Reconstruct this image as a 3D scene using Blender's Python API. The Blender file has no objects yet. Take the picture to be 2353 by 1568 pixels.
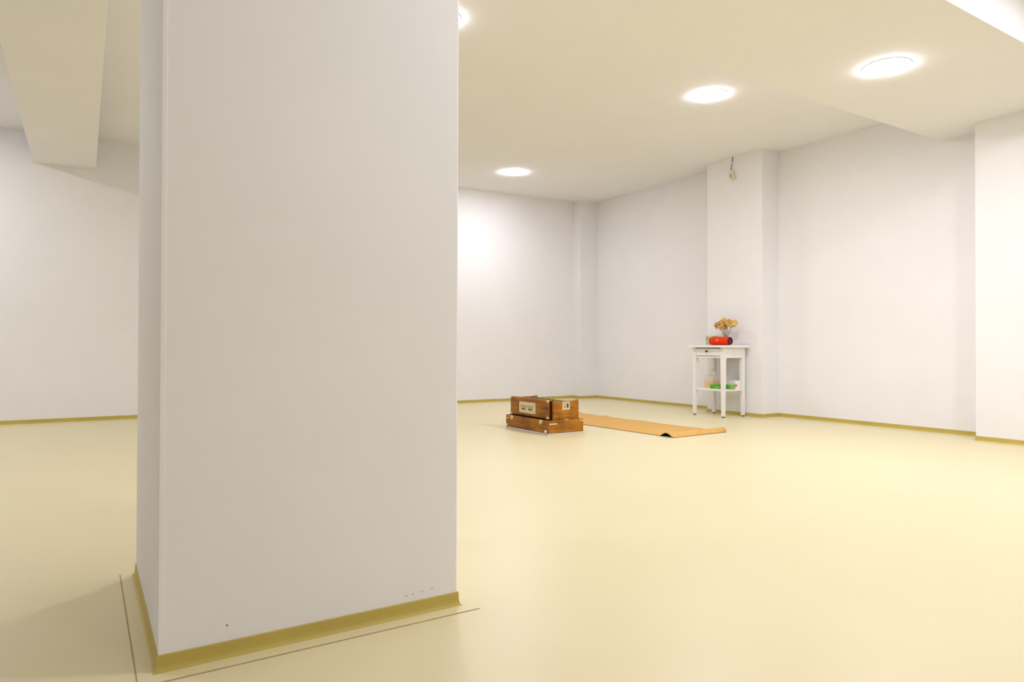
import bpy, bmesh, math, random
from mathutils import Vector, Matrix
random.seed(7)
PI = math.pi
S = bpy.context.scene
COL = S.collection

# ------------------------------------------------------------------ camera
F_PX, YAW, PITCH, ROLL = 1558.93, 0.562910, 0.0090870, 0.0028499
CAM_H = 0.68
cam_d = bpy.data.cameras.new('camera')
cam = bpy.data.objects.new('camera', cam_d); COL.objects.link(cam)
cam_d.sensor_width = 36.0
cam_d.lens = F_PX * 36.0 / 2353.0
fw = Vector((math.sin(YAW)*math.cos(PITCH), math.cos(YAW)*math.cos(PITCH), math.sin(PITCH)))
r0 = Vector((math.cos(YAW), -math.sin(YAW), 0)); u0 = r0.cross(fw)
rt = math.cos(ROLL)*r0 + math.sin(ROLL)*u0
up = -math.sin(ROLL)*r0 + math.cos(ROLL)*u0
cam.matrix_world = Matrix(((rt.x, up.x, -fw.x, 0), (rt.y, up.y, -fw.y, 0), (rt.z, up.z, -fw.z, CAM_H), (0, 0, 0, 1)))
cam_d.clip_start = 0.02
S.camera = cam

# ------------------------------------------------------------------ world, exposure
w = bpy.data.worlds.new('world'); S.world = w; w.use_nodes = True
w.node_tree.nodes['Background'].inputs['Color'].default_value = (0, 0, 0, 1)
w.node_tree.nodes['Background'].inputs['Strength'].default_value = 0.0
S.view_settings.view_transform = 'Standard'
S.view_settings.look = 'None'
S.view_settings.gamma = 1.0
S.view_settings.use_curve_mapping = False
S.view_settings.exposure = 1.04
LAMP = 56.0                      # strength of every ceiling light
LAMP_COL = (1.0, 1.0, 1.12)

# ------------------------------------------------------------------ materials
MATS = {}
def nodes(name):
    m = bpy.data.materials.new(name); m.use_nodes = True; MATS[name] = m
    nt = m.node_tree; return m, nt, nt.nodes['Principled BSDF']
def N(nt, t, **kw):
    n = nt.nodes.new(t)
    for k, v in kw.items(): setattr(n, k, v)
    return n
def coords(nt, scale=(1, 1, 1), out='Object'):
    tc = N(nt, 'ShaderNodeTexCoord'); mp = N(nt, 'ShaderNodeMapping')
    mp.inputs['Scale'].default_value = scale; mp.inputs['Location'].default_value = (.137, .271, .373)
    nt.links.new(tc.outputs[out], mp.inputs['Vector']); return mp.outputs['Vector']
def noise(nt, vec, scale, detail=3, rough=.5, dist=0):
    n = N(nt, 'ShaderNodeTexNoise'); n.inputs['Scale'].default_value = scale
    n.inputs['Detail'].default_value = detail; n.inputs['Roughness'].default_value = rough
    n.inputs['Distortion'].default_value = dist
    nt.links.new(vec, n.inputs['Vector']); return n.outputs['Fac']
def ramp(nt, fac, stops):
    r = N(nt, 'ShaderNodeValToRGB'); e = r.color_ramp.elements
    e[0].position, e[0].color = stops[0][0], (*stops[0][1], 1)
    e[1].position, e[1].color = stops[-1][0], (*stops[-1][1], 1)
    for p, c in stops[1:-1]:
        x = e.new(p); x.color = (*c, 1)
    nt.links.new(fac, r.inputs['Fac']); return r.outputs['Color']
def bump(nt, b, h, strength, dist):
    n = N(nt, 'ShaderNodeBump'); n.inputs['Strength'].default_value = strength
    n.inputs['Distance'].default_value = dist
    nt.links.new(h, n.inputs['Height']); nt.links.new(n.outputs['Normal'], b.inputs['Normal'])
def mat(name, col, rough=.5, spec=.5, metal=0, var=0.0, scale=30, bmp=0.0, bscale=200):
    m, nt, b = nodes(name)
    b.inputs['Roughness'].default_value = rough
    b.inputs['Specular IOR Level'].default_value = spec
    b.inputs['Metallic'].default_value = metal
    v = coords(nt)
    lo = tuple(max(0, c*(1-var)) for c in col); hi = tuple(min(1, c*(1+var)) for c in col)
    nt.links.new(ramp(nt, noise(nt, v, scale), [(.3, lo), (.7, hi)]), b.inputs['Base Color'])
    if bmp: bump(nt, b, noise(nt, v, bscale, 4), bmp, .002)
    return m
def wood(name, dark, mid, light, axis='y'):
    m, nt, b = nodes(name)
    sc = {'x': (2.5, 28, 28), 'y': (28, 2.5, 28), 'z': (28, 28, 2.5)}[axis]
    f = noise(nt, coords(nt, sc), 1.4, 5, .62, .6)
    g = noise(nt, coords(nt), 9, 2)
    mx = N(nt, 'ShaderNodeMath', operation='MULTIPLY_ADD'); mx.inputs[1].default_value = .55
    nt.links.new(f, mx.inputs[0])
    m2 = N(nt, 'ShaderNodeMath', operation='MULTIPLY'); m2.inputs[1].default_value = .45
    nt.links.new(g, m2.inputs[0]); nt.links.new(m2.outputs[0], mx.inputs[2])
    nt.links.new(ramp(nt, mx.outputs[0], [(.36, dark), (.5, mid), (.66, light)]), b.inputs['Base Color'])
    b.inputs['Roughness'].default_value = .38; b.inputs['Specular IOR Level'].default_value = .35
    return m

WALL = mat('wall_paint', (.895, .885, .885), .75, .25, var=.012, scale=3, bmp=.12, bscale=60)
CEIL = mat('ceiling_paint', (.90, .89, .885), .85, .15, var=.01, scale=2, bmp=.06, bscale=80)
def floor_mat():
    m, nt, b = nodes('linoleum')
    v = coords(nt)
    c = ramp(nt, noise(nt, v, 2.2, 4), [(.3, (.775, .682, .405)), (.7, (.79, .697, .425))])
    nt.links.new(c, b.inputs['Base Color'])
    b.inputs['Roughness'].default_value = .37
    b.inputs['Specular IOR Level'].default_value = .55
    return m
FLOOR = floor_mat()
SKIRT = mat('skirting_linoleum', (.55, .43, .10), .45, .3, var=.05, scale=5)
SEAM = mat('weld_seam', (.46, .33, .18), .6, .2, var=.08, scale=20)
SCUFF = mat('scuffed_paint', (.66, .60, .53), .9, .1, var=.1, scale=80)
GRIME = mat('grime', (.30, .25, .18), .9, .1, var=.3, scale=80)
CHIP = mat('filler', (.90, .88, .85), .9, .1, var=.04, scale=80)
LAMP_RIM = mat('lamp_rim', (.88, .88, .87), .35, .5)
def emit():
    m, nt, b = nodes('opal_diffuser')
    e = N(nt, 'ShaderNodeEmission'); e.inputs['Color'].default_value = (*LAMP_COL, 1); e.inputs['Strength'].default_value = LAMP
    nt.links.new(e.outputs[0], nt.nodes['Material Output'].inputs['Surface'])
    return m
OPAL = emit()
WOOD_Y = wood('varnished_teak_long', (.15, .044, .0025), (.31, .108, .005), (.45, .185, .010), 'y')
WOOD_X = wood('varnished_teak_end', (.18, .056, .003), (.36, .132, .006), (.50, .220, .012), 'x')
BELLOWS_AND_SHADE = mat('bellows_cloth_and_ledge_shade', (.035, .010, .006), .8, .2, var=.3, scale=40)
BRASS = mat('brass', (.80, .66, .36), .34, .5, metal=.55, var=.1, scale=60)
GREYSTRIP = mat('pale_rubber', (.66, .62, .58), .6, .3, var=.04, scale=30)
KNOBW = mat('white_plastic', (.86, .83, .80), .3, .5)
LABELC = mat('cream_card', (.72, .62, .40), .6, .2, var=.05, scale=20)
INK = mat('dark_print', (.045, .030, .010), .7, .2, var=.1, scale=50)
INK2 = mat('olive_print', (.15, .115, .035), .7, .2, var=.2, scale=50)
GREYPIC = mat('grey_print', (.50, .40, .32), .7, .2, var=.15, scale=60)
IVORY = mat('ivory', (.82, .78, .68), .35, .4, var=.03, scale=40)
EBONY = mat('ebony', (.02, .02, .02), .35, .4)
CORK = mat('cork', (.68, .40, .12), .8, .2, var=.10, scale=60, bmp=.2, bscale=300)
RUBBER = mat('black_rubber', (.012, .011, .010), .8, .2)
TABLEW = mat('white_lacquer', (.88, .865, .84), .35, .45, var=.01, scale=12)
IRON = mat('dark_metal', (.05, .045, .04), .4, .5, metal=.6)
GLIDE = mat('grey_glide', (.10, .095, .09), .7, .2)
RED = mat('red_mesh_fabric', (.78, .045, .003), .75, .2, var=.12, scale=400, bmp=.3, bscale=900)
MAROON = mat('maroon_rubber', (.17, .003, .012), .5, .3)
DARKCONE = mat('dark_cone', (.035, .018, .014), .45, .4)
LOGO = mat('orange_badge', (1.0, .30, .11), .5, .3)
PETAL = mat('dried_petal', (1.0, .66, .26), .8, .2, var=.15, scale=45)
STEM = mat('dried_stem', (.24, .21, .07), .8, .2, var=.2, scale=60)
GREENC = None
def floral():
    m, nt, b = nodes('floral_print')
    v = coords(nt)
    c = ramp(nt, noise(nt, v, 48, 3, .6, 1.2), [(.40, (.19, .15, .035)), (.47, (.45, .38, .18)), (.54, (.74, .68, .46)), (.68, (.80, .70, .46))])
    nt.links.new(c, b.inputs['Base Color']); b.inputs['Roughness'].default_value = .6
    return m
FLORAL = floral()
def tissue_print():
    m, nt, b = nodes('peach_box_print')
    tc = N(nt, 'ShaderNodeTexCoord'); sx = N(nt, 'ShaderNodeSeparateXYZ'); nt.links.new(tc.outputs['Object'], sx.inputs[0])
    n = noise(nt, tc.outputs['Object'], 18, 2)
    a = N(nt, 'ShaderNodeMath', operation='MULTIPLY_ADD'); a.inputs[1].default_value = .03; nt.links.new(n, a.inputs[0]); nt.links.new(sx.outputs['Z'], a.inputs[2])
    r = N(nt, 'ShaderNodeMapRange'); r.inputs['From Max'].default_value = .135; nt.links.new(a.outputs[0], r.inputs['Value'])
    c = ramp(nt, r.outputs[0], [(.14, (.84, .62, .18)), (.32, (.82, .54, .32)), (.66, (.84, .62, .43)), (.92, (.80, .72, .66))])
    nt.links.new(c, b.inputs['Base Color']); b.inputs['Roughness'].default_value = .55
    return m
TISSUEBOX = tissue_print()
TISSUE = mat('tissue_paper', (.86, .80, .69), .9, .1, var=.02, scale=30)
def green_print():
    m, nt, b = nodes('green_carton_print')
    c = ramp(nt, noise(nt, coords(nt), 16, 2, .5, .8), [(.36, (.035, .26, .035)), (.5, (.13, .40, .02)), (.66, (.28, .55, .07))])
    nt.links.new(c, b.inputs['Base Color']); b.inputs['Roughness'].default_value = .4
    return m
GREENC = green_print()
WHITEC = mat('white_card', (.90, .87, .87), .5, .3)
REDL = mat('red_label', (.78, .10, .03), .5, .3)
CREAMP = mat('aged_cream_plastic', (.80, .72, .55), .5, .3, var=.03, scale=30)
GREYP = mat('grey_grille', (.36, .29, .17), .6, .3)
CABLE = mat('olive_cable', (.22, .17, .06), .6, .3)
def glass():
    m, nt, b = nodes('clear_glass')
    b.inputs['Transmission Weight'].default_value = 1; b.inputs['Roughness'].default_value = .02; b.inputs['IOR'].default_value = 1.45
    return m
GLASS = glass()

# ------------------------------------------------------------------ mesh helpers
def link(name, me, m, parent=None, smooth=False, angle=None):
    if smooth:
        for p in me.polygons: p.use_smooth = True
    o = bpy.data.objects.new(name, me); COL.objects.link(o)
    if m: me.materials.append(m)
    if parent: o.parent = parent
    return o
def from_bm(name, bm, m, parent=None, smooth=False, loc=None):
    bmesh.ops.recalc_face_normals(bm, faces=bm.faces[:])
    me = bpy.data.meshes.new(name); bm.to_mesh(me); bm.free()
    o = link(name, me, m, parent, smooth)
    if loc: o.location = loc
    return o
def add_box(bm, x0, x1, y0, y1, z0, z1, bev=0.0, seg=2, mtx=None):
    vs = [bm.verts.new((x, y, z)) for x in (x0, x1) for y in (y0, y1) for z in (z0, z1)]
    q = [(0, 1, 3, 2), (4, 6, 7, 5), (0, 4, 5, 1), (2, 3, 7, 6), (0, 2, 6, 4), (1, 5, 7, 3)]
    fs = [bm.faces.new([vs[i] for i in f]) for f in q]
    out = list(vs)
    if bev:
        es = list({e for f in fs for e in f.edges})
        r = bmesh.ops.bevel(bm, geom=es, offset=bev, segments=seg, profile=.5, affect='EDGES')
        out = list({v for v in r['verts']} | {v for v in vs if v.is_valid})
    if mtx: bmesh.ops.transform(bm, matrix=mtx, verts=[v for v in out if v.is_valid])
    return out
def box(name, b, m, parent=None, bev=0.0, seg=2, smooth=False):
    bm = bmesh.new(); add_box(bm, *b, bev=bev, seg=seg)
    return from_bm(name, bm, m, parent, smooth)
def add_lathe(bm, prof, n=32, axis='z', c=(0, 0, 0)):
    rings = []
    for r, h in prof:
        ring = []
        for i in range(n):
            a = 2*PI*i/n
            if axis == 'z': p = (c[0]+r*math.cos(a), c[1]+r*math.sin(a), c[2]+h)
            elif axis == 'y': p = (c[0]+r*math.cos(a), c[1]+h, c[2]+r*math.sin(a))
            else: p = (c[0]+h, c[1]+r*math.cos(a), c[2]+r*math.sin(a))
            ring.append(bm.verts.new(p))
        rings.append(ring)
    for a, b in zip(rings, rings[1:]):
        for i in range(n):
            bm.faces.new((a[i], a[(i+1) % n], b[(i+1) % n], b[i]))
    bm.faces.new(rings[0][::-1]); bm.faces.new(rings[-1])
def add_tube(bm, pts, r, n=8, r1=None):
    pts = [Vector(p) for p in pts]; rings = []
    for i, p in enumerate(pts):
        t = (pts[min(i+1, len(pts)-1)] - pts[max(i-1, 0)]).normalized()
        a = t.orthogonal().normalized() if abs(t.z) > .98 else t.cross(Vector((0, 0, 1))).normalized()
        b = t.cross(a)
        rr = r if r1 is None else r + (r1-r)*i/(len(pts)-1)
        rings.append([bm.verts.new(p + rr*(math.cos(2*PI*k/n)*a + math.sin(2*PI*k/n)*b)) for k in range(n)])
    for a, b in zip(rings, rings[1:]):
        for k in range(n): bm.faces.new((a[k], a[(k+1) % n], b[(k+1) % n], b[k]))
    bm.faces.new(rings[0][::-1]); bm.faces.new(rings[-1])
def add_prism(bm, poly, fn, t0, t1):
    """poly of (u,v); fn(u,v,t)->xyz; extruded from t0 to t1"""
    a = [bm.verts.new(fn(u, v, t0)) for u, v in poly]; b = [bm.verts.new(fn(u, v, t1)) for u, v in poly]
    n = len(poly)
    bm.faces.new(a); bm.faces.new(b[::-1])
    for i in range(n): bm.faces.new((a[i], b[i], b[(i+1) % n], a[(i+1) % n]))
def thing(name, label, cat, loc=(0, 0, 0), rz=0.0, group=None):
    o = bpy.data.objects.new(name, None); COL.objects.link(o)
    o.empty_display_size = .1
    o.location = loc; o.rotation_euler = (0, 0, rz)
    o['label'] = label; o['category'] = cat
    if group: o['group'] = group
    return o
def tag(o, label, cat, group=None):
    o['label'] = label; o['category'] = cat
    if group: o['group'] = group
    return o
def struct(o, label, cat):
    o['kind'] = 'structure'; o['label'] = label; o['category'] = cat
    return o

# ------------------------------------------------------------------ the room
XL, XR, YF, YB = -3.2, 5.846, -2.85, 7.27
PX, P1, P2 = 5.59, (4.29, 4.98), (1.73, 2.42)          # right-wall pilasters
CX, CY = 5.555, 7.11                                      # corner column
PIL = (.136, .838, 1.596, 2.302)                          # free-standing pillar
BLX, BLZ = (-.387, .082), 2.29                            # beam running towards the back wall
BRY, BRZ = (1.636, 2.78), 2.355                           # beam running to the right wall
def ceil_z(x): return 2.568 + .0105*x
T = .18
struct(box('floor', (XL-T, XR+T, YF-T, YB+T, -.1, 0), FLOOR), 'cream yellow linoleum floor', 'floor')
bm = bmesh.new()
vs = add_box(bm, XL-T, XR+T, YF-T, YB+T, 0, .2)
for v in vs: v.co.z += ceil_z(v.co.x)
struct(from_bm('ceiling', bm, CEIL), 'flat white plaster ceiling', 'ceiling')
ZT = 2.75
struct(box('wall_back', (XL-T, XR+T, YB, YB+T, 0, ZT), WALL), 'white painted back wall', 'wall')
struct(box('wall_right', (XR, XR+T, YF-T, YB, 0, ZT), WALL), 'white painted wall with pilasters', 'wall')
struct(box('wall_left', (XL-T, XL, YF-T, YB, 0, ZT), WALL), 'white painted left wall', 'wall')
struct(box('wall_front', (XL, XR, YF-T, YF, 0, ZT), WALL), 'white painted wall opposite the back wall', 'wall')
struct(box('wall_pilaster', (PX, XR+.05, *P1, 0, ZT), WALL, bev=.003), 'white pilaster behind the small table', 'pilaster')
struct(box('wall_pilaster', (PX, XR+.05, *P2, 0, ZT), WALL, bev=.003), 'white pilaster under the wide ceiling beam', 'pilaster')
struct(box('wall_column', (CX, XR+.05, CY, YB+.05, 0, ZT), WALL, bev=.003), 'narrow white boxed column filling the room corner', 'column')
def beam(name, x0, x1, y0, y1, z, label):
    bm = bmesh.new(); add_box(bm, x0, x1, y0, y1, z, ZT, bev=.002)
    return struct(from_bm(name, bm, CEIL), label, 'beam')
beam('ceiling_beam', *BLX, YF-.05, YB+.05, BLZ, 'plastered ceiling beam running to the back wall')
beam('ceiling_beam', BLX[1]-.01, XR+.05, *BRY, BRZ, 'wide plastered ceiling beam with a round light')

# pillar with a slightly worn corner
bm = bmesh.new()
add_box(bm, PIL[0], PIL[1], PIL[2], PIL[3], 0, 2.4, bev=.004, seg=2)
pillar = struct(from_bm('wall_pillar', bm, WALL), 'square white free-standing pillar', 'pillar')
def lump(name, c, s, m, parent, seed):
    bm = bmesh.new(); bmesh.ops.create_icosphere(bm, subdivisions=2, radius=1)
    rnd = random.Random(seed)
    for v in bm.verts:
        k = 1 + rnd.uniform(-.25, .25)
        v.co = Vector((v.co.x*s[0]*k, v.co.y*s[1], v.co.z*s[2]*k))
    o = from_bm(name, bm, m, parent, True); o.location = c; return o
lump('filler_blob', (.1405, 1.5965, .3765), (.0032, .0015, .0060), CHIP, pillar, 1)
lump('filler_blob', (.1425, 1.5963, .371), (.0030, .0014, .0045), CHIP, pillar, 2)
lump('dirt_mark', (.1395, 1.5960, .0545), (.0022, .0006, .0045), GRIME, pillar, 3)
lump('dirt_mark', (.1405, 1.5960, .047), (.0016, .0006, .003), GRIME, pillar, 4)
lump('dirt_mark', (.2700, 1.5960, .0675), (.0020, .0005, .0028), GRIME, pillar, 5)
for i, (x, z) in enumerate(((.694, .0500), (.712, .0515), (.736, .0535), (.765, .0555))):
    lump('scuff_mark', (x, 1.5960, z), (.0050, .0003, .0014), SCUFF, pillar, 10+i)
# thin corner bead along the front-left edge
bead = box('corner_bead', (PIL[0]-.0004, PIL[0]+.009, PIL[2]-.0008, PIL[2]+.004, .034, 2.34), WALL, pillar, bev=.0003, seg=1)

# coved skirting
PROF = [(0, .034), (.0022, .034), (.0030, .032), (.0034, .016), (.0042, .009), (.0060, .0040), (.0085, .0014), (.0105, .0005), (.0105, 0), (0, 0)]
def skirting(name, path, label, closed=False):
    P = [Vector(p) for p in path]; n = len(P); bm = bmesh.new(); rings = []
    def nrm(a, b):
        d = (b-a).normalized(); return Vector((d.y, -d.x))      # right-hand side of travel
    for i in range(n):
        if closed or 0 < i < n-1:
            n0, n1 = nrm(P[i-1], P[i]), nrm(P[i], P[(i+1) % n])
            mvec = (n0+n1) / (1 + n0.dot(n1))
        else: mvec = nrm(P[0], P[1]) if i == 0 else nrm(P[-2], P[-1])
        rings.append([bm.verts.new((P[i].x+mvec.x*u, P[i].y+mvec.y*u, z)) for u, z in PROF])
    k = len(PROF)
    for i in range(n if closed else n-1):
        a, b = rings[i], rings[(i+1) % n]
        for j in range(k): bm.faces.new((a[j], a[(j+1) % k], b[(j+1) % k], b[j]))
    if not closed:
        bm.faces.new(rings[0]); bm.faces.new(rings[-1][::-1])
    return struct(from_bm(name, bm, SKIRT), label, 'baseboard')
skirting('baseboard_back', [(XL, YB), (CX, YB), (CX, CY), (XR, CY)], 'low mustard coved skirting along the back wall')
skirting('baseboard_right', [(XR, CY), (XR, P1[1]), (PX, P1[1]), (PX, P1[0]), (XR, P1[0]), (XR, P2[1]), (PX, P2[1]), (PX, P2[0]), (XR, P2[0]), (XR, YF)],
         'low mustard coved skirting stepping around the wall pilasters')
skirting('baseboard_front', [(XR, YF), (XL, YF)], 'low mustard coved skirting opposite the back wall')
skirting('baseboard_left', [(XL, YF), (XL, YB)], 'low mustard coved skirting along the left wall')
skirting('baseboard_pillar', [(PIL[0], PIL[2]), (PIL[1], PIL[2]), (PIL[1], PIL[3]), (PIL[0], PIL[3])], 'low mustard coved skirting around the pillar foot', True)
# welded seams of the floor inlay round the pillar
floor_o = bpy.data.objects['floor']
box('weld_seam', (.0940, .0972, 1.47, 2.332, -.002, .0005), SEAM, floor_o)
box('weld_seam', (.045, .876, 1.5385, 1.5445, -.002, .0005), SEAM, floor_o)

# ------------------------------------------------------------------ ceiling lights
def ceiling_light(x, y, z, label, off=''):
    t = thing('ceiling_light' + off, label, 'light', (x, y, z), 0, 'round ceiling lights')
    bm = bmesh.new(); n = 48
    prof = [(.127, .004), (.127, -.0050), (.130, -.0055), (.133, -.003), (.134, .004)]
    rings = [[bm.verts.new((r*math.cos(2*PI*i/n), r*math.sin(2*PI*i/n), h)) for i in range(n)] for r, h in prof]
    for a, b in zip(rings, rings[1:]+rings[:1]):
        for i in range(n): bm.faces.new((a[i], a[(i+1) % n], b[(i+1) % n], b[i]))
    from_bm('rim', bm, LAMP_RIM, t, True)
    bm = bmesh.new()
    add_lathe(bm, [(.1275, .003), (.1275, -.0085), (.122, -.0105), (.09, -.0125), (.04, -.0138), (.005, -.0140)], 48)
    from_bm('diffuser' + off, bm, OPAL, t, True)
    return t
# the four lights the photograph shows
for x, y, z, lab in (
    (3.99, 6.30, None, 'round ceiling light nearest the corner column'),
    (4.02, 3.56, None, 'round ceiling light just beyond the wide beam'),
    (4.02, 2.21, BRZ, 'round light set into the underside of the wide beam'),
    (1.715, 3.53, None, 'round ceiling light half hidden behind the pillar')):
    ceiling_light(x, y, ceil_z(x) if z is None else z, lab)
# the same fitting goes on outside the frame: the bay left of the narrow beam (it throws that beam's shadow
# on the back wall) and the bay on the near side of the wide beam (it lights the beam's near face and the pillar front)
for x, y, lab, off in (
    (-1.45, 6.30, 'round ceiling light beside the narrow beam near the back wall', '_left_back_offscreen'),
    (-1.45, 3.55, 'round ceiling light in the middle of the bay left of the narrow beam', '_left_middle_offscreen'),
    (4.02, 0.86, 'round ceiling light on the near side of the wide beam by the right wall', '_right_near_offscreen'),
    (1.715, 0.86, 'round ceiling light on the near side of the pillar', '_middle_near_offscreen'),
    (4.02, -1.88, 'round ceiling light furthest from the back wall by the right wall', '_right_rear_offscreen'),
    (1.715, -1.88, 'round ceiling light furthest from the back wall in mid-room', '_middle_rear_offscreen')):
    ceiling_light(x, y, ceil_z(x), lab, off)

# ------------------------------------------------------------------ harmonium (bellows side faces -X)
def harmonium():
    ox, oy = 3.198, 4.580
    t = thing('harmonium', 'varnished brown wooden harmonium with brass corners and cream label, on the floor', 'harmonium', (ox, oy, 0), .012)
    X0, X1, Y0, Y1 = -.171, .172, -.306, .306
    base = box('base_case', (X0, X1, Y0, Y1, .012, .104), WOOD_Y, t, bev=.003)
    # rim of the base case, the body stands inside it
    bm = bmesh.new()
    for b in ((X0, X0+.014, Y0, Y1), (X1-.014, X1, Y0, Y1), (X0+.014, X1-.014, Y0, Y0+.012), (X0+.014, X1-.014, Y1-.012, Y1)):
        add_box(bm, *b, .100, .111, bev=.0015, seg=1)
    from_bm('case_rim', bm, WOOD_X, base)
    box('case_end', (X0+.002, X1-.002, Y0-.0015, Y0+.004, .014, .108), WOOD_X, base, bev=.001, seg=1)
    box('foot_strip', (X0-.002, X1+.002, Y0-.003, Y1+.002, .0, .012), GREYSTRIP, t, bev=.003)
    for x, y in ((X0-.004, Y0+.030), (X0-.004, Y1-.022), (X1+.004, Y0+.030), (X1+.004, Y1-.022)):
        bm = bmesh.new(); s = 1 if x > 0 else -1
        add_lathe(bm, [(.004, -s*.006), (.010, -s*.003), (.0125, s*.002), (.0110, s*.006), (.006, s*.009), (.001, s*.010)], 16, 'x')
        o = from_bm('corner_knob', bm, KNOBW, t, True); o.location = (x, y, .027)
    for y in (-.205, .212):                                   # catches on the long side
        o = box('latch', (X0-.004, X0+.006, y-.021, y+.021, .088, .112), BRASS, t, bev=.0015)
        box('latch_plate', (X0-.006, X0-.002, y-.010, y+.010, .078, .102), BRASS, o, bev=.001)
    o = box('corner_strap', (X0+.004, X0+.082, Y0-.005, Y0, .080, .090), BRASS, t, bev=.001)
    o = box('corner_strap', (X0-.0025, X0, Y1-.050, Y1-.004, .082, .091), BRASS, t, bev=.001)
    o = box('corner_strap', (X1-.036, X1+.001, Y0-.005, Y0, .094, .103), BRASS, t, bev=.001)
    o = box('end_latch', (-.012, .028, Y0+.001, Y0+.014, .110, .1145), BRASS, t, bev=.001)
    # body: floor board, cheeks, back board and lid
    body = box('body', (-.102, .118, -.268, .278, .106, .236), WOOD_Y, t, bev=.002)
    def cheek(y0, y1):
        poly = [(-.106, .106), (.139, .106), (.140, .240)]
        top = [(.139, .2625), (.132, .2645), (.110, .2590), (.07, .2560), (.03, .2575), (-.01, .2560), (-.05, .2585), (-.085, .2625), (-.106, .2645)]
        bm = bmesh.new(); add_prism(bm, poly + top, lambda u, v, s: (u, s, v), y0, y1)
        bmesh.ops.bevel(bm, geom=[e for e in bm.edges if abs((e.verts[0].co - e.verts[1].co).y) < 1e-5 and min(e.verts[0].co.z, e.verts[1].co.z) > .2], offset=.003, segments=2, affect='EDGES')
        return from_bm('cheek', bm, WOOD_X, t)
    near = cheek(-.285, -.262); cheek(.282, .304)
    box('lid', (-.104, .004, -.262, .282, .236, .2535), WOOD_Y, t, bev=.003)
    box('lid_trim', (-.070, -.058, -.262, .282, .2535, .2575), WOOD_X, t, bev=.001)
    box('lid_trim', (-.030, -.020, -.262, .282, .2535, .2570), WOOD_X, t, bev=.001)
    # keyboard on the player's side
    kb = box('key_slip', (.118, .132, -.262, .282, .106, .214), WOOD_Y, t, bev=.002)
    bm = bmesh.new(); bk = bmesh.new(); n = 23; wk = .53/n
    for i in range(n):
        y = -.255 + i*wk
        add_box(bm, .012, .116, y+.0008, y+wk-.0008, .232, .242, bev=.001, seg=1)
        if i % 7 not in (2, 6): add_box(bk, .010, .070, y+wk-.0055, y+wk+.0055, .240, .252, bev=.001, seg=1)
    from_bm('white_keys', bm, IVORY, t)['kind'] = 'stuff'; from_bm('black_keys', bk, EBONY, t)['kind'] = 'stuff'
    # bellows: dark pleats and the wooden outer panel
    bm = bmesh.new()
    for k in range(3):
        x = -.118 + k*.0058
        add_box(bm, x, x+.0046, -.258, .272, .118, .256, bev=.0015, seg=1)
    bl = from_bm('bellows', bm, BELLOWS_AND_SHADE, t)
    box('ledge_shade', (-.150, -.100, -.268, .286, .108, .1155), BELLOWS_AND_SHADE, t)  # dark strip in bellows colour, paints the shade on the case ledge
    tilt = Matrix.Rotation(math.radians(-1.2), 4, 'Y')
    panel = box('bellows_panel', (-.138, -.116, -.250, .284, .120, .2655), WOOD_Y, t, bev=.003)
    xf = -.138
    for sy, sz in ((-1, -1), (-1, 1), (1, -1), (1, 1)):        # triangular brass corners
        yc = .284 if sy > 0 else -.250; zc = .2655 if sz > 0 else .120
        bm = bmesh.new(); L = .030
        add_prism(bm, [(0, 0), (L, 0), (0, L*.8)], lambda u, v, s, yc=yc, zc=zc, sy=sy, sz=sz: (s, yc+sy*.0012-sy*u, zc+sz*.0012-sz*v), xf-.0015, xf+.001)
        add_prism(bm, [(0, 0), (.020, 0), (0, L*.9)], lambda u, v, s, yc=yc, zc=zc, sy=sy, sz=sz: (xf-.0015+u, yc+sy*s, zc+sz*.0012-sz*v), -.001, .0016)
        from_bm('brass_corner', bm, BRASS, panel)
    # cream plate with two rows of marks
    ym, zm, hw, hh = .034, .1875, .117, .0455
    pl = bmesh.new(); poly = []
    for cxs, czs, a0 in ((1, 1, 0), (-1, 1, 90), (-1, -1, 180), (1, -1, 270)):
        for k in range(5):
            a = math.radians(a0 + 22.5*k); rr = .010
            poly.append((ym + cxs*(hw-rr) + rr*math.cos(a), zm + czs*(hh-rr) + rr*math.sin(a)))
    add_prism(pl, poly, lambda u, v, s: (s, u, v), xf-.002, xf+.001)
    plate = from_bm('label_plate', pl, LABELC, panel)
    def mark(name, y, z, wy, h, slant, m):
        bm = bmesh.new()
        # +Y is towards picture left: a stroke "\" leans to smaller y as it falls
        add_prism(bm, [(y+wy/2+slant, z+h/2), (y-wy/2+slant, z+h/2), (y-wy/2-slant, z-h/2), (y+wy/2-slant, z-h/2)], lambda u, v, s: (s, u, v), xf-.0026, xf-.0015)
        from_bm(name, bm, m, plate)
    for g in (.117, .023):
        for k in range(4): mark('printed_stroke', g - k*.0215, zm+.008, .0070, .019, .0042, INK2)
    for g in (.107, .007):
        for k in range(3):
            mark('printed_block', g - k*.0195, zm-.013, .0125, .0150, .0030, INK)
    # small picture label on the near cheek
    yf = -.285
    st = bmesh.new(); add_prism(st, [(-.022, .188), (.052, .190), (.049, .251), (-.022, .249)], lambda u, v, s: (u, s, v), yf-.0012, yf+.0005)
    stick = from_bm('picture_label', st, LABELC, near)
    st = bmesh.new(); add_prism(st, [(-.010, .199), (.024, .200), (.024, .240), (-.012, .239)], lambda u, v, s: (u, s, v), yf-.0017, yf-.0008)
    from_bm('grey_print', st, GREYPIC, stick)
    st = bmesh.new(); add_prism(st, [(.022, .204), (.037, .205), (.037, .236), (.031, .241), (.025, .236)], lambda u, v, s: (u, s, v), yf-.0019, yf-.0010)
    from_bm('dark_figure', st, INK, stick)
    return t
harmonium()

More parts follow.
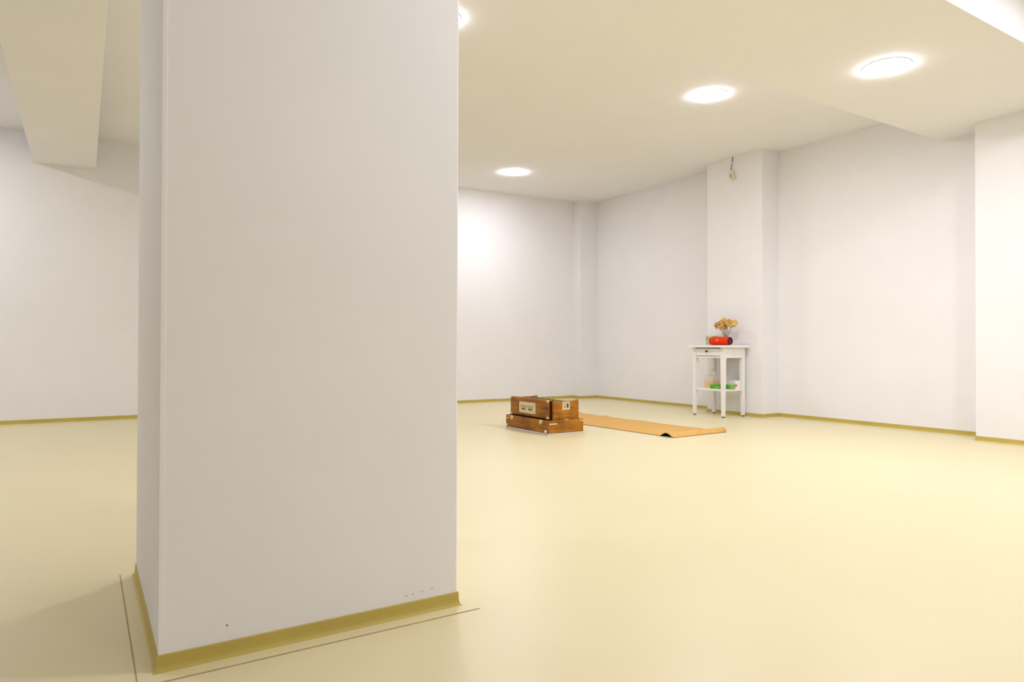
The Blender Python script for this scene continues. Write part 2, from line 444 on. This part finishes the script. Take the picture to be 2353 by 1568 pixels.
# ------------------------------------------------------------------ exercise mat with a buckled end
def yoga_mat():
    t = thing('exercise_mat', 'tan cork exercise mat unrolled on the floor with a buckled end', 'mat', (4.03, 4.60, 0), .036)
    Wd, y0, y1 = .620, -.915, .915
    nx, ny = 14, 120
    th = .0035
    # arc-length profile: the end makes a low arch before touching down
    def h(y, x):
        d = y - y0
        u = x/Wd + .5
        amp = .027 + .006*u                      # low arch on one side, a fuller roll on the other
        pk, ln = .072 - .040*u, .145 - .045*u
        if d <= 0 or d >= ln: a = 0.0
        elif d < pk: a = amp*math.sin(PI/2*d/pk)**(1.3 - .85*u)
        else: a = amp*(.5 + .5*math.cos(PI*(d-pk)/(ln-pk)))
        far = .010*math.exp(-((y-.57+.05*u)/.05)**2)*u + .012*max(0, (y-.83)/.085)**2
        side = .0035*max(0, math.sin(y*9.0+1.0))*max(0, u-.86)/.14
        return a + far + side
    def grid(z_off, flip):
        vs = []
        for j in range(ny+1):
            f = j/ny; y = y0 + (y1-y0)*f
            y = y0 + (y1-y0)*(f*.15/.4 if f < .4 else .15 + .85*(f-.4)/.6)
            row = []
            for i in range(nx+1):
                x = -Wd/2 + Wd*i/nx
                row.append((x, y, .0008 + h(y, x) + z_off))
            vs.append(row)
        return vs
    def build(name, z0, z1, m):
        bm = bmesh.new()
        A = [[bm.verts.new(p) for p in r] for r in grid(z0, False)]
        B = [[bm.verts.new(p) for p in r] for r in grid(z1, False)]
        for j in range(ny):
            for i in range(nx):
                bm.faces.new((A[j][i], A[j][i+1], A[j+1][i+1], A[j+1][i]))
                bm.faces.new((B[j][i], B[j+1][i], B[j+1][i+1], B[j][i+1]))
        for j in range(ny):
            bm.faces.new((A[j][0], A[j+1][0], B[j+1][0], B[j][0])); bm.faces.new((A[j][nx], B[j][nx], B[j+1][nx], A[j+1][nx]))
        for i in range(nx):
            bm.faces.new((A[0][i], B[0][i], B[0][i+1], A[0][i+1])); bm.faces.new((A[ny][i], A[ny][i+1], B[ny][i+1], B[ny][i]))
        return from_bm(name, bm, m, t, True)
    build('rubber_underside', 0, .0016, RUBBER)
    build('cork_top', .0016, .0036, CORK)
yoga_mat()

# ------------------------------------------------------------------ side table
TZ = .704
def side_table():
    t = thing('side_table', 'small white wooden side table with one drawer and a lower shelf', 'table', (0, 0, 0))
    x0, x1, y0, y1 = 5.232, 5.548, 4.458, 4.852            # outer faces of the legs
    box('table_top', (5.203, 5.572, 4.428, 4.897, .681, TZ), TABLEW, t, bev=.003)
    for sx in (0, 1):
        for sy in (0, 1):
            bm = bmesh.new(); a, b = .042, .030
            X = x0 if sx == 0 else x1; Y = y0 if sy == 0 else y1
            dx = 1 if sx == 0 else -1; dy = 1 if sy == 0 else -1
            # straight down to the apron, then tapering on the inner faces
            rings = []
            for z, s in ((.681, a), (.575, a), (.012, b)):
                rings.append([bm.verts.new(p) for p in ((X, Y, z), (X+dx*s, Y, z), (X+dx*s, Y+dy*s, z), (X, Y+dy*s, z))])
            for r, q in zip(rings, rings[1:]):
                for i in range(4): bm.faces.new((r[i], r[(i+1) % 4], q[(i+1) % 4], q[i]))
            bm.faces.new(rings[0]); bm.faces.new(rings[-1][::-1])
            bmesh.ops.bevel(bm, geom=bm.edges[:], offset=.0022, segments=2, affect='EDGES')
            leg = from_bm('leg', bm, TABLEW, t)
            bm = bmesh.new(); add_lathe(bm, [(.011, .0), (.012, .002), (.012, .010), (.010, .0125)], 16, 'z', (X+dx*.015, Y+dy*.015, 0))
            from_bm('foot_glide', bm, GLIDE, leg, True)
    box('side_apron', (x0+.042, x1-.042, y0+.004, y0+.020, .580, .681), TABLEW, t, bev=.001)
    box('side_apron', (x0+.042, x1-.042, y1-.020, y1-.004, .580, .681), TABLEW, t, bev=.001)
    box('back_apron', (x1-.020, x1-.004, y0+.042, y1-.042, .580, .681), TABLEW, t, bev=.001)
    box('front_rail', (x0+.004, x0+.022, y0+.042, y1-.042, .580, .5940), TABLEW, t, bev=.001)
    dr = box('drawer', (x0+.003, x0+.021, y0+.0445, y1-.0445, .6020, .6725), TABLEW, t, bev=.0015)
    box('drawer_box', (x0+.021, x1-.030, y0+.052, y1-.052, .603, .668), TABLEW, dr)
    bm = bmesh.new(); add_lathe(bm, [(.005, .004), (.005, -.008), (.0105, -.013), (.0115, -.018), (.009, -.022), (.003, -.0235)], 20, 'x', (x0, (y0+y1)/2+.004, .645))
    from_bm('knob', bm, IRON, dr, True)
    box('shelf', (x0+.006, x1-.006, y0+.006, y1-.006, .2560, .2735), TABLEW, t, bev=.002)
side_table()
SZ = .2735

# ------------------------------------------------------------------ things on the table
def speaker():
    t = thing('portable_speaker', 'red cylindrical portable speaker lying on the white side table', 'speaker', (5.345, 4.588, TZ+.0430), 0)
    r, L = .0425, .232
    bm = bmesh.new()
    add_lathe(bm, [(.028, -L/2+.006), (.034, -L/2+.001), (.039, -L/2+.006), (.0418, -L/2+.016), (r, -L/2+.03), (r, L/2-.03), (.0415, L/2-.016), (.038, L/2-.004), (.033, L/2), (.028, L/2-.005)], 40, 'y')
    b = from_bm('body', bm, RED, t, True)
    for s in (-1, 1):
        bm = bmesh.new()
        add_lathe(bm, [(.0385, s*(L/2-.004)), (.0375, s*(L/2+.0015)), (.034, s*(L/2+.003)), (.030, s*(L/2+.001)), (.028, s*(L/2-.006)), (.001, s*(L/2-.006))], 40, 'y')
        e = from_bm('end_ring', bm, MAROON, t, True)
        bm = bmesh.new()
        add_lathe(bm, [(.0275, s*(L/2-.007)), (.0265, s*(L/2-.002)), (.021, s*(L/2-.003)), (.017, s*(L/2)), (.001, s*(L/2+.0005))], 40, 'y')
        from_bm('bass_cone', bm, DARKCONE, e, True)
    # the small light badge on the front of the grille
    bm = bmesh.new(); rr = r + .0010
    poly = [(u-.034, v) for u, v in ((.056, .020), (.046, .0175), (.0295, .0075), (.040, -.004), (.050, .000), (.0555, .008))]
    add_prism(bm, poly, lambda u, v, s: (-math.sqrt(max(1e-9, s*s - v*v)), u, v), r-.001, rr)
    from_bm('badge', bm, LOGO, b)
    for y in (-.05, .05):
        box('rubber_foot', (-.012, .012, y-.012, y+.012, -.0432, -.0405), MAROON, t)
speaker()
def patterned_box():
    o = box('gift_box', (-.032, .032, -.055, .055, 0, .094), FLORAL, bev=.002)
    o.location = (5.470, 4.808, TZ)
    tag(o, 'small cream box with green floral print behind the red speaker', 'box')
    lid = box('lid', (-.0335, .0335, -.0565, .0565, .078, .0965), FLORAL, o, bev=.002)
patterned_box()

VX, VY = 5.468, 4.628
def vase():
    bm = bmesh.new(); n = 28
    prof = [(.001, 0), (.024, 0), (.027, .004), (.026, .03), (.020, .060), (.0185, .074), (.0165, .074), (.018, .058), (.0235, .03), (.024, .007), (.001, .006)]
    add_lathe(bm, prof, n)
    o = from_bm('vase', bm, GLASS, None, True); o.location = (VX, VY, TZ)
    tag(o, 'small clear glass vase holding dried flowers behind the red speaker', 'vase')
vase()
def bloom_mesh(seed, R):
    rnd = random.Random(seed); bm = bmesh.new(); n = 56
    for i in range(n):
        zc = 1 - 1.55*(i+.5)/n; ph = i*2.399963 + rnd.uniform(-.3, .3)
        sr = math.sqrt(max(0, 1-zc*zc)); d = Vector((sr*math.cos(ph), sr*math.sin(ph), zc*.82)).normalized()
        t1 = d.cross(Vector((.13, .21, 1))).normalized(); t2 = d.cross(t1)
        rot = rnd.uniform(0, 6.28); a = math.cos(rot)*t1 + math.sin(rot)*t2; b = d.cross(a)
        R_ = R*1.12; r = R_*rnd.uniform(.78, 1.06); wd = R*rnd.uniform(.42, .62); g = []
        for j in range(4):
            v = j/3; row = []
            for k in range(6):
                u = k/5 - .5
                ruff = .10*R*math.sin(k*2.6+seed+i)*v + rnd.uniform(-.03, .03)*R
                p = d*(r*(.45+.55*v) + ruff) + a*(u*wd*(.5+.9*v)) + b*(wd*.45*(v*v-.2) + .12*R*math.cos(k*2.1+i)*v)
                row.append(bm.verts.new(p))
            g.append(row)
        for j in range(3):
            for k in range(5): bm.faces.new((g[j][k], g[j][k+1], g[j+1][k+1], g[j+1][k]))
    bmesh.ops.create_icosphere(bm, subdivisions=2, radius=R*.66)
    me = bpy.data.meshes.new('bloom'); bm.to_mesh(me); bm.free(); return me
for i, (dx, dy, z, R, lab) in enumerate((
    (-.012, .082, .905, .040, 'peach dried carnation leaning furthest over the floral box'),
    (-.020, .022, .885, .036, 'low orange dried carnation in the middle of the bunch'),
    (.000, .020, .940, .039, 'tallest upright peach dried carnation in the vase'),
    (-.010, -.038, .925, .043, 'large pink-peach dried carnation beside the tallest one'),
    (.010, -.084, .920, .037, 'yellow-peach dried carnation leaning away from the floral box'))):
    t = thing('dried_flower', lab, 'flower', (VX, VY, TZ+.0065), 0, 'dried carnations in the glass vase')
    zz = z - TZ - .0065
    bm = bmesh.new()
    ang = i*1.26
    p0 = (.011*math.cos(ang), .011*math.sin(ang), .0)
    pts = [p0, (dx*.10, dy*.10, .066), (dx*.5, dy*.5, .066+(zz-.066)*.52), (dx*.96, dy*.96, zz-R*.3)]
    add_tube(bm, pts, .0032, 6, .0026)
    from_bm('stem', bm, STEM, t, True)
    o = link('bloom', bloom_mesh(i+3, R), PETAL, t, True); o.location = (dx, dy, zz)
    o.rotation_euler = (-dy*4.5, dx*4.5, i*.7)
    bm = bmesh.new()
    add_lathe(bm, [(.004, 0), (.009, .008), (.013, .018), (.012, .022)], 10)
    c = from_bm('calyx', bm, STEM, t, True); c.location = (dx*.95, dy*.95, zz-R*.72)

# ------------------------------------------------------------------ things on the lower shelf
def tissue_box():
    t = thing('tissue_box', 'peach and yellow tissue box with tissue sticking out on the lower shelf', 'tissue box', (5.408, 4.750, SZ), 0)
    box('carton', (-.056, .056, -.056, .056, 0, .122), TISSUEBOX, t, bev=.0015)
    bm = bmesh.new(); n = 16; rings = []
    for j in range(9):
        f = j/8; ring = []
        for k in range(n):
            a = 2*PI*k/n
            r = (.050*(1-f)**.75 + .004)*(1 + .14*math.sin(3*a+f*1.4) + .08*math.sin(5*a+1+f*2))
            ring.append(bm.verts.new((r*math.cos(a)+.006*f, r*.75*math.sin(a)-.004*f, .120 + .082*f)))
        rings.append(ring)
    for a, b in zip(rings, rings[1:]):
        for k in range(n): bm.faces.new((a[k], a[(k+1) % n], b[(k+1) % n], b[k]))
    bm.faces.new(rings[-1]); bm.faces.new(rings[0][::-1])
    from_bm('tissue', bm, TISSUE, t, True)
tissue_box()
def green_carton():
    t = thing('carton', 'flat bright green printed carton lying on the lower table shelf', 'box', (5.352, 4.575, SZ), .30)
    box('body', (-.035, .035, -.112, .112, 0, .044), GREENC, t, bev=.0015)
    box('end_flap', (-.034, .034, -.1132, -.1115, .002, .042), GREENC, t)
green_carton()
def white_carton():
    t = thing('carton', 'small white box with a red label at the end of the lower shelf', 'box', (5.468, 4.512, SZ), 0)
    box('body', (-.040, .040, -.034, .034, 0, .081), WHITEC, t, bev=.002)
    o = box('red_label', (-.0395, -.020, -.0350, -.0335, .022, .047), REDL, t)
white_carton()

# ------------------------------------------------------------------ little box hanging on the pilaster
def hanging_box():
    cx, cy, cz = PX-.0135, 4.638, 2.440
    t = thing('hanging_sensor', 'small cream plastic box hanging by a cable high on the pilaster', 'sensor', (cx, cy, cz), 0)
    tilt = -.26
    rot = Matrix.Rotation(tilt, 4, 'X')
    bm = bmesh.new(); add_box(bm, -.014, .0125, -.024, .024, -.050, .044, bev=.006, seg=3, mtx=rot)
    from_bm('housing', bm, CREAMP, t, False)
    bm = bmesh.new(); add_box(bm, -.0155, -.012, .000, .0215, -.026, .014, mtx=rot)
    g = from_bm('grille', bm, GREYP, t)
    bm = bmesh.new()
    for k in range(4): add_box(bm, -.0170, -.0150, .001, .0205, -.023+k*.010, -.019+k*.010, mtx=rot)
    from_bm('grille_bars', bm, CREAMP, g)
    bm = bmesh.new(); add_lathe(bm, [(.006, .040), (.006, .056), (.004, .062)], 10)
    for v in bm.verts: v.co = rot @ v.co
    from_bm('cable_gland', bm, CREAMP, t, True)
    bm = bmesh.new()
    top = ceil_z(cx) - cz
    add_tube(bm, [(0, .0155, .057), (.001, .019, .075), (.003, .014, .105), (.004, .004, .145), (.004, .002, top+.004)], .0040, 8)
    from_bm('cable', bm, CABLE, t, True)
hanging_box()
